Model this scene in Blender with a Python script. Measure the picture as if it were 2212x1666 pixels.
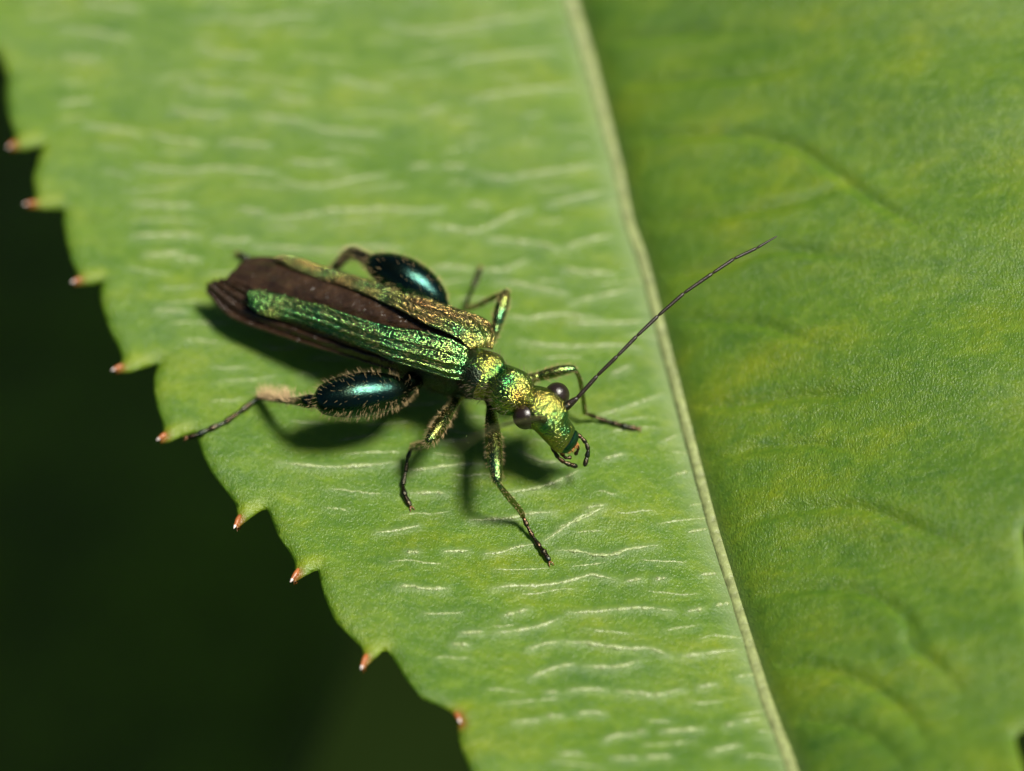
import bpy, math, random
import numpy as np
from mathutils import Vector

random.seed(7)
RNG = np.random.default_rng(7)
scene = bpy.context.scene
for o in list(bpy.data.objects):
    bpy.data.objects.remove(o)
COL = scene.collection
scene.unit_settings.scale_length = 0.001            # one unit is one millimetre

# ------------------------------------------------------------------ camera, sky, sun, exposure
ELEV = math.radians(55.0)
DIST = 80.0
MM_W = 22.12                                         # width of the field of view, in mm
FW, FH = 2212.0, 1666.0                              # measuring grid of the photograph
CAM = np.array([0.0, -DIST * math.cos(ELEV), DIST * math.sin(ELEV)])
FWD = -CAM / DIST
RIGHT = np.array([1.0, 0.0, 0.0])
UPV = np.cross(RIGHT, FWD)

cam_data = bpy.data.cameras.new('camera')
cam = bpy.data.objects.new('camera', cam_data)
COL.objects.link(cam)
cam.location = CAM
cam.rotation_euler = Vector(FWD).to_track_quat('-Z', 'Y').to_euler()
cam_data.sensor_width = 36.0
cam_data.lens = 36.0 * DIST / MM_W
cam_data.clip_start = 1.0
cam_data.clip_end = 5000.0
cam_data.dof.use_dof = True
cam_data.dof.focus_distance = 77.4
APERTURE = 3.5                                       # diameter of the entrance pupil, mm
cam_data.dof.aperture_fstop = (cam_data.lens * 1e-3) / APERTURE
scene.camera = cam

LIGHT = np.array([-0.42, 0.04, -1.0]); LIGHT /= np.linalg.norm(LIGHT)
sun_el = math.asin(-LIGHT[2])
sun_az = math.atan2(-LIGHT[0], -LIGHT[1])
world = bpy.data.worlds.new('World')
scene.world = world
world.use_nodes = True
wn = world.node_tree
sky = wn.nodes.new('ShaderNodeTexSky')
sky.sky_type = 'NISHITA'
sky.sun_disc = False
sky.sun_elevation = sun_el
sky.sun_rotation = sun_az
wn.links.new(sky.outputs[0], wn.nodes['Background'].inputs['Color'])
wn.nodes['Background'].inputs['Strength'].default_value = 0.023
sl = bpy.data.lights.new('sun', 'SUN')
sl.energy = 5.0
sl.angle = math.radians(14.0)                         # the photograph's diffused flash
sl.color = (1.0, 0.95, 0.84)
sun = bpy.data.objects.new('sun', sl)
COL.objects.link(sun)
sun.location = (30, 0, 80)
sun.rotation_euler = Vector(LIGHT).to_track_quat('-Z', 'Y').to_euler()
scene.view_settings.view_transform = 'Standard'
scene.view_settings.look = 'None'
scene.view_settings.gamma = 1.0
scene.view_settings.use_curve_mapping = False
scene.view_settings.exposure = 0.80
scene.cycles.use_denoising = True
scene.cycles.max_bounces = 6
scene.cycles.sample_clamp_indirect = 4.0


# ------------------------------------------------------------------ measuring helpers
def P(u, v, z):
    """World point at height z on the sight line through grid point (u, v)."""
    dx = (u - FW / 2) * MM_W / FW
    dy = (FH / 2 - v) * MM_W / FW
    d = FWD * DIST + RIGHT * dx + UPV * dy
    t = (z - CAM[2]) / d[2]
    return CAM + d * t


def PP(lst):
    return np.array([P(*a[:3]) for a in lst])


def catmull(pts, n):
    """Resample control points (k, d) to n points by arc length on a Catmull-Rom curve."""
    pts = np.asarray(pts, float)
    k = len(pts)
    if k == 2:
        t = np.linspace(0, 1, n)[:, None]
        return pts[0] * (1 - t) + pts[1] * t
    ext = np.vstack([2 * pts[0] - pts[1], pts, 2 * pts[-1] - pts[-2]])
    fine = []
    m = 14
    for i in range(k - 1):
        p0, p1, p2, p3 = ext[i], ext[i + 1], ext[i + 2], ext[i + 3]
        for t in np.linspace(0, 1, m, endpoint=False):
            fine.append(0.5 * ((2 * p1) + (-p0 + p2) * t + (2 * p0 - 5 * p1 + 4 * p2 - p3) * t * t
                               + (-p0 + 3 * p1 - 3 * p2 + p3) * t ** 3))
    fine.append(pts[-1])
    fine = np.array(fine)
    dd = min(3, fine.shape[1])
    s = np.r_[0, np.cumsum(np.linalg.norm(np.diff(fine[:, :dd], axis=0), axis=1))]
    q = np.linspace(0, s[-1], n)
    return np.stack([np.interp(q, s, fine[:, j]) for j in range(fine.shape[1])], 1)


def mesh_obj(name, verts, faces, mat, parent=None, smooth=True):
    me = bpy.data.meshes.new(name)
    me.from_pydata(np.asarray(verts).tolist(), [], faces if isinstance(faces, list) else np.asarray(faces).tolist())
    me.update()
    if smooth:
        me.polygons.foreach_set('use_smooth', [True] * len(me.polygons))
    if mat:
        me.materials.append(mat)
    o = bpy.data.objects.new(name, me)
    COL.objects.link(o)
    if parent:
        o.parent = parent
    return o


def grid_faces(n, m, wrap=False, off=0):
    f = []
    mm = m if wrap else m - 1
    for i in range(n - 1):
        for j in range(mm):
            j2 = (j + 1) % m
            f.append((off + i * m + j, off + i * m + j2, off + (i + 1) * m + j2, off + (i + 1) * m + j))
    return f


def frames(c, up=None):
    t = np.gradient(c, axis=0)
    t /= np.linalg.norm(t, axis=1)[:, None] + 1e-12
    up = np.array([0, 0, 1.0]) if up is None else np.asarray(up, float)
    side = np.cross(t, up)
    side /= np.linalg.norm(side, axis=1)[:, None] + 1e-12
    u = np.cross(side, t)
    return t, side, u


def sweep(stations, n, m, up=None, power=2.0):
    """stations: rows (x,y,z, half width, half height up, half height down). Closed tube with caps."""
    s = catmull(stations, n)
    c, w, hu, hd = s[:, :3], np.maximum(s[:, 3], .002), np.maximum(s[:, 4], .002), np.maximum(s[:, 5], .002)
    t, side, u = frames(c, up)
    a = np.linspace(0, 2 * math.pi, m, endpoint=False)
    ca, sa = np.cos(a), np.sin(a)
    e = 2.0 / power
    ca, sa = np.sign(ca) * np.abs(ca) ** e, np.sign(sa) * np.abs(sa) ** e
    h = np.where(sa[None, :] > 0, hu[:, None], hd[:, None])
    v = c[:, None, :] + side[:, None, :] * (w[:, None] * ca[None, :])[:, :, None] + u[:, None, :] * (h * sa[None, :])[:, :, None]
    v = v.reshape(-1, 3)
    f = grid_faces(n, m, True)
    f = [x[::-1] for x in f]
    v = np.vstack([v, c[0], c[-1]])
    i0, i1 = n * m, n * m + 1
    for j in range(m):
        j2 = (j + 1) % m
        f.append((i0, j, j2))
        f.append((i1, (n - 1) * m + j2, (n - 1) * m + j))
    return v, f


def tube(pts, radii, n, m, flat=1.0, up=None):
    st = [list(p) + [r, r * flat, r * flat] for p, r in zip(pts, radii)]
    # rounded ends
    a, b = np.array(st[0][:3]), np.array(st[1][:3])
    d = (a - b) / (np.linalg.norm(a - b) + 1e-9)
    st = [list(a + d * radii[0] * .6) + [radii[0] * .35] * 3] + st
    a, b = np.array(st[-1][:3]), np.array(st[-2][:3])
    d = (a - b) / (np.linalg.norm(a - b) + 1e-9)
    st = st + [list(a + d * radii[-1] * .6) + [radii[-1] * .35] * 3]
    return sweep(st, n, m, up)


def merge(parts):
    V, F, off = [], [], 0
    for v, f in parts:
        V.append(v)
        F += [tuple(i + off for i in x) for x in f]
        off += len(v)
    return np.vstack(V), F


def needles(base, direc, length, rad):
    """Thin three-sided hairs."""
    n = len(base)
    direc = direc / (np.linalg.norm(direc, axis=1)[:, None] + 1e-9)
    ref = np.tile(np.array([0.31, 0.62, 0.72]), (n, 1))
    a = np.cross(direc, ref); a /= np.linalg.norm(a, axis=1)[:, None] + 1e-9
    b = np.cross(direc, a)
    L = np.broadcast_to(np.asarray(length, float), (n,))[:, None]
    R = np.broadcast_to(np.asarray(rad, float), (n,))[:, None]
    v = np.empty((n, 7, 3))
    bend = b * L * .12 * (RNG.random((n, 1)) - .3)
    for k in range(3):
        ang = k * 2 * math.pi / 3
        r = a * math.cos(ang) + b * math.sin(ang)
        v[:, k] = base + r * R
        v[:, 3 + k] = base + direc * L * .55 + bend + r * R * .7
    v[:, 6] = base + direc * L
    f = []
    for i in range(n):
        o = i * 7
        for k in range(3):
            k2 = (k + 1) % 3
            f.append((o + k, o + k2, o + 3 + k2, o + 3 + k))
            f.append((o + 3 + k, o + 3 + k2, o + 6))
    return v.reshape(-1, 3), f


def scatter(v, f, count, sel=None):
    """Random points and normals on a quad/tri mesh."""
    v = np.asarray(v)
    tris = np.array([(x[0], x[1], x[2]) for x in f] + [(x[0], x[2], x[3]) for x in f if len(x) == 4])
    A, B, C = v[tris[:, 0]], v[tris[:, 1]], v[tris[:, 2]]
    nr = np.cross(B - A, C - A)
    ar = np.linalg.norm(nr, axis=1)
    if sel is not None:
        ar = ar * sel((A + B + C) / 3, nr / (ar[:, None] + 1e-12))
    idx = RNG.choice(len(tris), count, p=ar / ar.sum())
    r1, r2 = RNG.random(count), RNG.random(count)
    q = np.sqrt(r1)
    p = A[idx] * (1 - q)[:, None] + B[idx] * (q * (1 - r2))[:, None] + C[idx] * (q * r2)[:, None]
    nn = nr[idx] / (np.linalg.norm(nr[idx], axis=1)[:, None] + 1e-12)
    return p, nn


def empty(name, loc):
    o = bpy.data.objects.new(name, None)
    o.empty_display_size = 0.5
    COL.objects.link(o)
    return o


# ------------------------------------------------------------------ materials
def new_mat(name):
    m = bpy.data.materials.new(name)
    m.use_nodes = True
    nt = m.node_tree
    return m, nt, nt.nodes['Principled BSDF']


def N(nt, kind, **kw):
    n = nt.nodes.new(kind)
    for k, v in kw.items():
        if k.startswith('i_'):
            key = k[2:]
            n.inputs[int(key) if key.isdigit() else key.replace('_', ' ')].default_value = v
        else:
            setattr(n, k, v)
    return n


def ramp(nt, fac, stops):
    r = nt.nodes.new('ShaderNodeValToRGB')
    el = r.color_ramp.elements
    while len(el) < len(stops):
        el.new(0.5)
    for e, (p, c) in zip(el, stops):
        e.position = p
        e.color = c if len(c) == 4 else (*c, 1)
    nt.links.new(fac, r.inputs[0])
    return r


def coords(nt, scale=(1, 1, 1), rotz=0.0):
    tc = nt.nodes.new('ShaderNodeTexCoord')
    mp = nt.nodes.new('ShaderNodeMapping')
    mp.inputs['Scale'].default_value = scale
    mp.inputs['Rotation'].default_value = (0, 0, rotz)
    nt.links.new(tc.outputs['Object'], mp.inputs['Vector'])
    return mp.outputs[0]


def punctate_metal(name, stops, cells, rough, bump, hue_scale=2.2, fine=60.0, gain=1.0):
    """Iridescent cuticle: rounded facets between fine pits, colour drifting from place to place."""
    m, nt, b = new_mat(name)
    co = coords(nt)
    nz = N(nt, 'ShaderNodeTexNoise', i_Scale=hue_scale, i_Detail=3.0, i_Roughness=.6)
    nt.links.new(co, nz.inputs['Vector'])
    vo2 = N(nt, 'ShaderNodeTexVoronoi', i_Scale=cells)
    nt.links.new(co, vo2.inputs['Vector'])
    sep = N(nt, 'ShaderNodeSeparateColor')
    nt.links.new(vo2.outputs['Color'], sep.inputs[0])
    mix = N(nt, 'ShaderNodeMath', operation='MULTIPLY_ADD', i_1=0.08)
    nt.links.new(sep.outputs[0], mix.inputs[0])
    sub = N(nt, 'ShaderNodeMath', operation='SUBTRACT', i_1=0.04)
    nt.links.new(nz.outputs[0], sub.inputs[0])
    nt.links.new(sub.outputs[0], mix.inputs[2])
    r = ramp(nt, mix.outputs[0], [(q, tuple(gain * k for k in c)) for q, c in stops])
    nt.links.new(r.outputs[0], b.inputs['Base Color'])
    b.inputs['Metallic'].default_value = 1.0
    b.inputs['Roughness'].default_value = rough
    h1 = N(nt, 'ShaderNodeMath', operation='MULTIPLY', i_1=-1.0)
    nt.links.new(vo2.outputs['Distance'], h1.inputs[0])
    nf = N(nt, 'ShaderNodeTexNoise', i_Scale=fine, i_Detail=2.0)
    nt.links.new(co, nf.inputs['Vector'])
    h2 = N(nt, 'ShaderNodeMath', operation='MULTIPLY_ADD', i_1=.5)
    nt.links.new(nf.outputs[0], h2.inputs[0])
    nt.links.new(h1.outputs[0], h2.inputs[2])
    bp = N(nt, 'ShaderNodeBump', i_Strength=1.0, i_Distance=bump)
    nt.links.new(h2.outputs[0], bp.inputs['Height'])
    nt.links.new(bp.outputs[0], b.inputs['Normal'])
    return m


M_ELY = punctate_metal('elytron_cuticle', [(.22, (.46, .44, .13)), (.38, (.42, .56, .16)), (.52, (.26, .58, .18)),
                                            (.66, (.17, .55, .22)), (.82, (.12, .48, .28))], 18.0, .18, .025, hue_scale=1.3, gain=.62)
M_ELYB = punctate_metal('bronze_elytron_cuticle', [(.22, (.46, .25, .09)), (.42, (.52, .38, .13)), (.56, (.42, .48, .14)),
                                                    (.70, (.18, .48, .18)), (.85, (.10, .44, .28))], 18.0, .18, .025, hue_scale=1.3, gain=.62)
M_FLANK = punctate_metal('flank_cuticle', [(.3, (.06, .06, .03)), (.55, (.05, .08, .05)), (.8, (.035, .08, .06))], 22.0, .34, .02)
M_BODY = punctate_metal('body_cuticle', [(.22, (.40, .26, .06)), (.38, (.44, .40, .09)), (.52, (.32, .42, .10)),
                                          (.64, (.09, .31, .10)), (.80, (.05, .26, .15))], 18.0, .17, .024, 1.8, gain=.68)
M_LEG = punctate_metal('leg_cuticle', [(.25, (.22, .17, .05)), (.48, (.16, .20, .05)), (.66, (.06, .17, .07)),
                                        (.85, (.03, .13, .11))], 24.0, .24, .010, 2.0)
M_HIND = punctate_metal('hind_leg_cuticle', [(.3, (.030, .048, .026)), (.55, (.018, .052, .042)), (.8, (.016, .042, .046))],
                        28.0, .24, .0045, 1.5)
M_DARK = punctate_metal('dark_cuticle', [(.3, (.10, .055, .03)), (.55, (.05, .05, .035)), (.8, (.03, .06, .06))],
                        30.0, .33, .008, 4.0)


def plain(name, color, rough, spec=.5, metal=0.0, bump=None, sss=0.0):
    m, nt, b = new_mat(name)
    co = coords(nt)
    nz = N(nt, 'ShaderNodeTexNoise', i_Scale=(bump[0] if bump else 6.0), i_Detail=4.0)
    nt.links.new(co, nz.inputs['Vector'])
    c = np.array(color)
    r = ramp(nt, nz.outputs[0], [(.3, tuple(c * .7)), (.7, tuple(np.minimum(c * 1.3, 1)))])
    nt.links.new(r.outputs[0], b.inputs['Base Color'])
    b.inputs['Roughness'].default_value = rough
    b.inputs['Specular IOR Level'].default_value = spec
    b.inputs['Metallic'].default_value = metal
    if bump:
        bp = N(nt, 'ShaderNodeBump', i_Strength=1.0, i_Distance=bump[1])
        nt.links.new(nz.outputs[0], bp.inputs['Height'])
        nt.links.new(bp.outputs[0], b.inputs['Normal'])
    return m


M_EYE = plain('eye_lens', (.011, .006, .004), .30, .6, bump=(45.0, .006))
M_ANT = plain('antenna_cuticle', (.014, .009, .005), .35, .5, bump=(40.0, .01))
M_HAIR = plain('golden_hair', (.42, .30, .14), .4, .5)
M_PALE = plain('pale_hair', (.56, .40, .22), .4, .5)
M_HAIRD = plain('dark_hair', (.12, .09, .05), .4, .5)
M_MOUTH = plain('amber_mouthpart', (.38, .16, .04), .35, .5, bump=(25.0, .02))
M_LABRUM = punctate_metal('labrum_cuticle', [(.3, (.05, .09, .04)), (.6, (.03, .12, .08)), (.8, (.02, .10, .10))], 40.0, .15, .002)
M_CLAW = plain('claw_horn', (.16, .07, .03), .3, .6)


def wing_material():
    m, nt, b = new_mat('wing_membrane')
    co = coords(nt, (1.0, 1.0, 1.0))
    nz = N(nt, 'ShaderNodeTexNoise', i_Scale=3.0, i_Detail=5.0, i_Roughness=.65)
    nt.links.new(co, nz.inputs['Vector'])
    r = ramp(nt, nz.outputs[0], [(.3, (.012, .006, .003)), (.6, (.032, .017, .008)), (.8, (.055, .032, .015))])
    nt.links.new(r.outputs[0], b.inputs['Base Color'])
    b.inputs['Roughness'].default_value = .27
    b.inputs['Specular IOR Level'].default_value = .6
    co2 = coords(nt, (3.0, 9.0, 3.0), math.radians(-60))
    n2 = N(nt, 'ShaderNodeTexNoise', i_Scale=1.4, i_Detail=2.0, i_Distortion=.8)
    nt.links.new(co2, n2.inputs['Vector'])
    bp = N(nt, 'ShaderNodeBump', i_Strength=.8, i_Distance=.08)
    nt.links.new(n2.outputs[0], bp.inputs['Height'])
    nt.links.new(bp.outputs[0], b.inputs['Normal'])
    return m


M_WING = wing_material()


def leaf_material():
    m, nt, b = new_mat('leaf_blade')
    co = coords(nt)
    # pigment: soft blotches, more yellow between the side veins
    n1 = N(nt, 'ShaderNodeTexNoise', i_Scale=.55, i_Detail=4.0, i_Roughness=.6)
    nt.links.new(coords(nt, (.6, 1.5, 1), math.radians(8)), n1.inputs['Vector'])
    r1 = ramp(nt, n1.outputs[0], [(.26, (.056, .128, .012)), (.5, (.092, .170, .013)), (.76, (.145, .205, .009))])
    n2 = N(nt, 'ShaderNodeTexNoise', i_Scale=9.0, i_Detail=4.0, i_Roughness=.7)
    nt.links.new(co, n2.inputs['Vector'])
    n3 = N(nt, 'ShaderNodeTexNoise', i_Scale=2.2, i_Detail=3.0, i_Roughness=.65, i_Distortion=.5)
    nt.links.new(coords(nt, (.7, 1.2, 1)), n3.inputs['Vector'])
    ad = N(nt, 'ShaderNodeMath', operation='ADD')
    nt.links.new(n2.outputs[0], ad.inputs[0]); nt.links.new(n3.outputs[0], ad.inputs[1])
    r2 = ramp(nt, ad.outputs[0], [(.0, (1, 1, 1)), (1.0, (1, 1, 1))])
    hf_ = N(nt, 'ShaderNodeMath', operation='MULTIPLY', i_1=.5)
    nt.links.new(ad.outputs[0], hf_.inputs[0])
    nt.nodes.remove(r2)
    r2 = ramp(nt, hf_.outputs[0], [(.34, (.60, .75, .95)), (.66, (1.34, 1.21, .95))])
    mx = N(nt, 'ShaderNodeMix', data_type='RGBA', blend_type='MULTIPLY')
    mx.inputs['Factor'].default_value = 1.0
    nt.links.new(r1.outputs[0], mx.inputs[6]); nt.links.new(r2.outputs[0], mx.inputs[7])
    # the finest net of veins
    vn = N(nt, 'ShaderNodeTexVoronoi', feature='DISTANCE_TO_EDGE', i_Scale=1.7)
    dn = N(nt, 'ShaderNodeTexNoise', i_Scale=2.5, i_Detail=2.0)
    nt.links.new(co, dn.inputs['Vector'])
    mixv = N(nt, 'ShaderNodeMix', data_type='RGBA', blend_type='LINEAR_LIGHT')
    mixv.inputs['Factor'].default_value = .22
    nt.links.new(coords(nt, (.75, 1.5, 1), math.radians(-6)), mixv.inputs[6]); nt.links.new(dn.outputs['Color'], mixv.inputs[7])
    nt.links.new(mixv.outputs[2], vn.inputs['Vector'])
    vr = ramp(nt, vn.outputs['Distance'], [(.0, (1.22, 1.15, 1.35)), (.09, (1, 1, 1))])
    mxn = N(nt, 'ShaderNodeMix', data_type='RGBA', blend_type='MULTIPLY')
    mxn.inputs['Factor'].default_value = 1.0
    nt.links.new(mx.outputs[2], mxn.inputs[6]); nt.links.new(vr.outputs[0], mxn.inputs[7])
    mx = mxn
    # blade attributes: yellow-green tooth bases, pale tissue and painted sheen along the midrib
    at = N(nt, 'ShaderNodeAttribute', attribute_name='tooth')
    mx2 = N(nt, 'ShaderNodeMix', data_type='RGBA')
    nt.links.new(at.outputs['Fac'], mx2.inputs['Factor'])
    nt.links.new(mx.outputs[2], mx2.inputs[6])
    mx2.inputs[7].default_value = (.20, .26, .010, 1)
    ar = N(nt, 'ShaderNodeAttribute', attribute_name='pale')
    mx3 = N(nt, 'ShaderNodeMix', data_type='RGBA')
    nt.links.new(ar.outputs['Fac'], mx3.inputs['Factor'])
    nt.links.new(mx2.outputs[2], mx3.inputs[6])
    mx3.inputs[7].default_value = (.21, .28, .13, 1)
    # light that soaks through the thin blade
    tr = N(nt, 'ShaderNodeBsdfTranslucent')
    tr.inputs['Color'].default_value = (.42, .72, .06, 1)
    ms = N(nt, 'ShaderNodeMixShader')
    ms.inputs[0].default_value = .30
    nt.links.new(b.outputs[0], ms.inputs[1]); nt.links.new(tr.outputs[0], ms.inputs[2])
    nt.links.new(ms.outputs[0], nt.nodes['Material Output'].inputs['Surface'])
    asp = N(nt, 'ShaderNodeAttribute', attribute_name='spine')
    mx4 = N(nt, 'ShaderNodeMix', data_type='RGBA')
    nt.links.new(asp.outputs['Fac'], mx4.inputs['Factor'])
    nt.links.new(mx3.outputs[2], mx4.inputs[6])
    mx4.inputs[7].default_value = (.27, .075, .015, 1)
    nt.links.new(mx4.outputs[2], b.inputs['Base Color'])
    b.inputs['Roughness'].default_value = .37
    b.inputs['Specular IOR Level'].default_value = .52
    nf = N(nt, 'ShaderNodeTexNoise', i_Scale=24.0, i_Detail=2.0, i_Roughness=.7)
    nt.links.new(coords(nt, (1.0, .6, 1.0)), nf.inputs['Vector'])
    nm = N(nt, 'ShaderNodeTexNoise', i_Scale=3.5, i_Detail=3.0)
    nt.links.new(co, nm.inputs['Vector'])
    b1 = N(nt, 'ShaderNodeBump', i_Strength=1.0, i_Distance=.034)
    nt.links.new(nf.outputs[0], b1.inputs['Height'])
    b2 = N(nt, 'ShaderNodeBump', i_Strength=.5, i_Distance=.06)
    nt.links.new(nm.outputs[0], b2.inputs['Height'])
    nt.links.new(b1.outputs[0], b2.inputs['Normal'])
    nt.links.new(b2.outputs[0], b.inputs['Normal'])
    return m


M_LEAF = leaf_material()
M_RIB = plain('midrib_tissue', (.17, .20, .075), .42, .5, bump=(5.0, .05))
M_VEIN = plain('vein_tissue', (.185, .235, .085), .33, .7, bump=(16.0, .04))
M_SPINE = plain('tooth_spine', (.27, .085, .022), .4, .5, bump=(10.0, .02))
M_SPINETIP = plain('tooth_spine_tip', (.55, .48, .45), .3, .6)
M_LOWER = plain('lower_leaf_blade', (.090, .135, .004), .6, .3, bump=(.25, .4))
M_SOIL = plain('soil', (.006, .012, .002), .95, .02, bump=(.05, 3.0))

# ------------------------------------------------------------------ the ground and the shaded leaf far below
gv = []
gn = 41
for i in range(gn):
    for j in range(gn):
        x, y = (i / (gn - 1) - .5) * 4000, (j / (gn - 1) - .5) * 4000
        gv.append((x, y, -160 + 9 * math.sin(x * .011 + 1) * math.cos(y * .013)))
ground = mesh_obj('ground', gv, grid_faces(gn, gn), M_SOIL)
ground['kind'] = 'structure'

# ------------------------------------------------------------------ the serrated leaf
MID = [(700, -2600), (840, -1950), (985, -1250), (1090, -640), (1170, -260), (1232, 0), (1249, 56), (1284, 174), (1312, 278), (1336, 364),
       (1360, 479), (1388, 555), (1404, 613), (1430, 716), (1463, 839), (1478, 898), (1511, 1023), (1546, 1153), (1586, 1283),
       (1616, 1383), (1656, 1518), (1706, 1652), (1775, 1870), (1850, 2120), (1915, 2360), (1950, 2500)]
MIDW = np.array([P(u, v, -.12) for u, v in MID])
_o = np.argsort(MIDW[:, 1])
_my, _mx = MIDW[_o, 1], MIDW[_o, 0]


def rib_d(x, y):
    return (x - np.interp(y, _my, _mx)) * .94


def H(x, y):
    """Height of the leaf's upper face."""
    d = rib_d(x, y)
    left = -.30 * np.exp(-np.abs(d) / .55) + .012 * np.abs(d)
    right = -.30 * np.exp(-np.abs(d) / .26) + .56 * np.abs(d) - .017 * d * d
    ay = np.abs(y)
    z = np.where(d < 0, left, right) + np.where(ay < 12, .006 * ay * ay, .864 + .144 * (ay - 12))   # the blade cups lengthwise
    w = np.clip(np.abs(d) / 2.0, 0, 1)
    z = z + w * (.05 * np.sin(1.9 * y + .35 * x + .6 * np.sin(.8 * x)) * np.where(d < 0, .45, 1.0)
                 + .04 * np.sin(.9 * x + .7 * y + 1.3))
    return z


def G(u, v, dz=0.0):
    """Point on the leaf surface seen at grid point (u, v), lifted by dz."""
    z = 0.0
    for _ in range(12):
        p = P(u, v, z)
        z = .4 * z + .6 * (float(H(p[0], p[1])) + dz)
    return P(u, v, z)


LEFT = [(700, -2600), (330, -2400), (-60, -2050), (-330, -1600), (-450, -1150), (-440, -760), (-385, -520), (-330, -420), (-250, -330), (-215, -200), (-165, -130), (-120, -60), (-110, 20), (-60, 60), (-35, 75),
        (-12, 105), (2, 130), (14, 160), (10, 200), (16, 245), (28, 280), (34, 296), (18, 318), (52, 318), (94, 309),
        (82, 333), (70, 375), (73, 406), (76, 424), (52, 441), (95, 447), (138, 447), (134, 469), (141, 514), (152, 557), (167, 588),
        (156, 610), (190, 610), (222, 603), (214, 628), (219, 660), (236, 709), (256, 748), (264, 772), (246, 799), (280, 799), (311, 788), (343, 779),
        (333, 802), (331, 834), (337, 870), (351, 909), (353, 926), (342, 950), (362, 951), (389, 938), (421, 927),
        (428, 950), (438, 980), (457, 1017), (487, 1055), (509, 1084), (512, 1108), (508, 1138), (530, 1122), (553, 1104), (576, 1091),
        (586, 1116), (601, 1155), (625, 1187), (637, 1210), (636, 1232), (631, 1254), (659, 1239), (687, 1224),
        (691, 1250), (701, 1287), (724, 1339), (757, 1372), (783, 1396), (784, 1418), (781, 1444), (806, 1420), (833, 1397),
        (851, 1421), (876, 1462), (909, 1503), (950, 1520), (974, 1532), (984, 1548), (991, 1562), (987, 1574),
        (995, 1610), (1015, 1659), (1045, 1720), (1085, 1765), (1120, 1790), (1125, 1830), (1170, 1805), (1185, 1880), (1250, 1950),
        (1300, 1985), (1300, 2030), (1350, 1995), (1400, 2110), (1500, 2200), (1560, 2215), (1640, 2330), (1780, 2430), (1950, 2500)]
RIGHT_M = [(700, -2600), (1200, -2400), (1750, -2050), (2180, -1500), (2420, -950), (2540, -450), (2600, -100), (2590, 200), (2540, 420), (2470, 600), (2400, 740), (2350, 860), (2320, 960), (2275, 1080),
           (2246, 1112), (2226, 1122), (2209, 1134), (2209, 1150), (2216, 1180), (2222, 1260), (2232, 1330), (2250, 1400), (2262, 1470), (2256, 1545), (2225, 1574),
           (2196, 1578), (2193, 1592), (2202, 1620), (2214, 1655), (2218, 1690), (2215, 1760), (2190, 1850), (2160, 1940), (2110, 2050), (2080, 2180), (2030, 2330), (1950, 2500)]
# spiny teeth: (base, middle, tip) on the leaf's left margin
TEETH = [((42, 298), (28, 310), (16, 320)), ((92, 432), (70, 438), (50, 442)), ((184, 596), (168, 604), (153, 611)),
         ((276, 782), (258, 792), (240, 801)), ((366, 928), (353, 940), (338, 952)), ((524, 1100), (515, 1120), (505, 1142)),
         ((652, 1216), (641, 1236), (627, 1258)), ((796, 1402), (789, 1420), (779, 1447)), ((974, 1532), (988, 1545), (994, 1562))]

leaf = empty('serrated_leaf', (0, 0, 0))
leaf['label'] = 'large green serrated leaf with red-tipped teeth carrying the beetle'
leaf['category'] = 'leaf'


def edge_curve(pts, step):
    out = [np.array(pts[0], float)]
    for a, b in zip(pts[:-1], pts[1:]):
        a, b = np.array(a, float), np.array(b, float)
        st = step if -150 < a[1] < 1800 else step * 6
        k = max(1, int(np.linalg.norm(b - a) / st))
        for i in range(1, k + 1):
            out.append(a + (b - a) * i / k)
    out = np.array(out)
    for _ in range(2):                                               # take the corners off the traced edge
        out[1:-1] = .5 * out[1:-1] + .25 * (out[:-2] + out[2:])
    return out


LV = (('A', .4837, 260.2, 0.0), ('B', .3644, 867.5, 549.4), ('C', .4444, 665.0, 1098.8), ('D', .3471, 0, 0), ('T', 1.0, 0, 0))
LVM = {k: (s, ou, ov) for k, s, ou, ov in LV}
RIGHT_VEINS = [[(1600, 1310), (1680, 1278), (1780, 1270), (1880, 1285), (1960, 1340), (2010, 1420)],
               [(1560, 1150), (1640, 1118), (1760, 1095), (1880, 1100), (2000, 1150), (2110, 1180)],
               [(1530, 1000), (1620, 970), (1720, 960), (1800, 965), (1900, 990)],
               [(1495, 880), (1600, 872), (1720, 856), (1850, 850), (1960, 820)],
               [(1440, 690), (1540, 692), (1640, 700), (1740, 735), (1800, 770)],
               [(1420, 600), (1560, 575), (1660, 540), (1780, 545), (1900, 570)],
               [(1400, 480), (1520, 470), (1640, 452), (1760, 425), (1860, 380)],
               [(1350, 300), (1480, 290), (1600, 290), (1720, 318), (1800, 370), (1900, 440), (2030, 510)],
               [(1320, 180), (1480, 172), (1640, 160), (1780, 130)], [(1290, 90), (1450, 75), (1650, 60)],
               [(1650, 1440), (1760, 1440), (1860, 1470), (1960, 1540), (2020, 1640)],
               [(1690, 1560), (1800, 1560), (1900, 1600), (1970, 1680)],
               [(1960, 1330), (1966, 1390), (2040, 1450), (2100, 1530)]]


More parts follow.
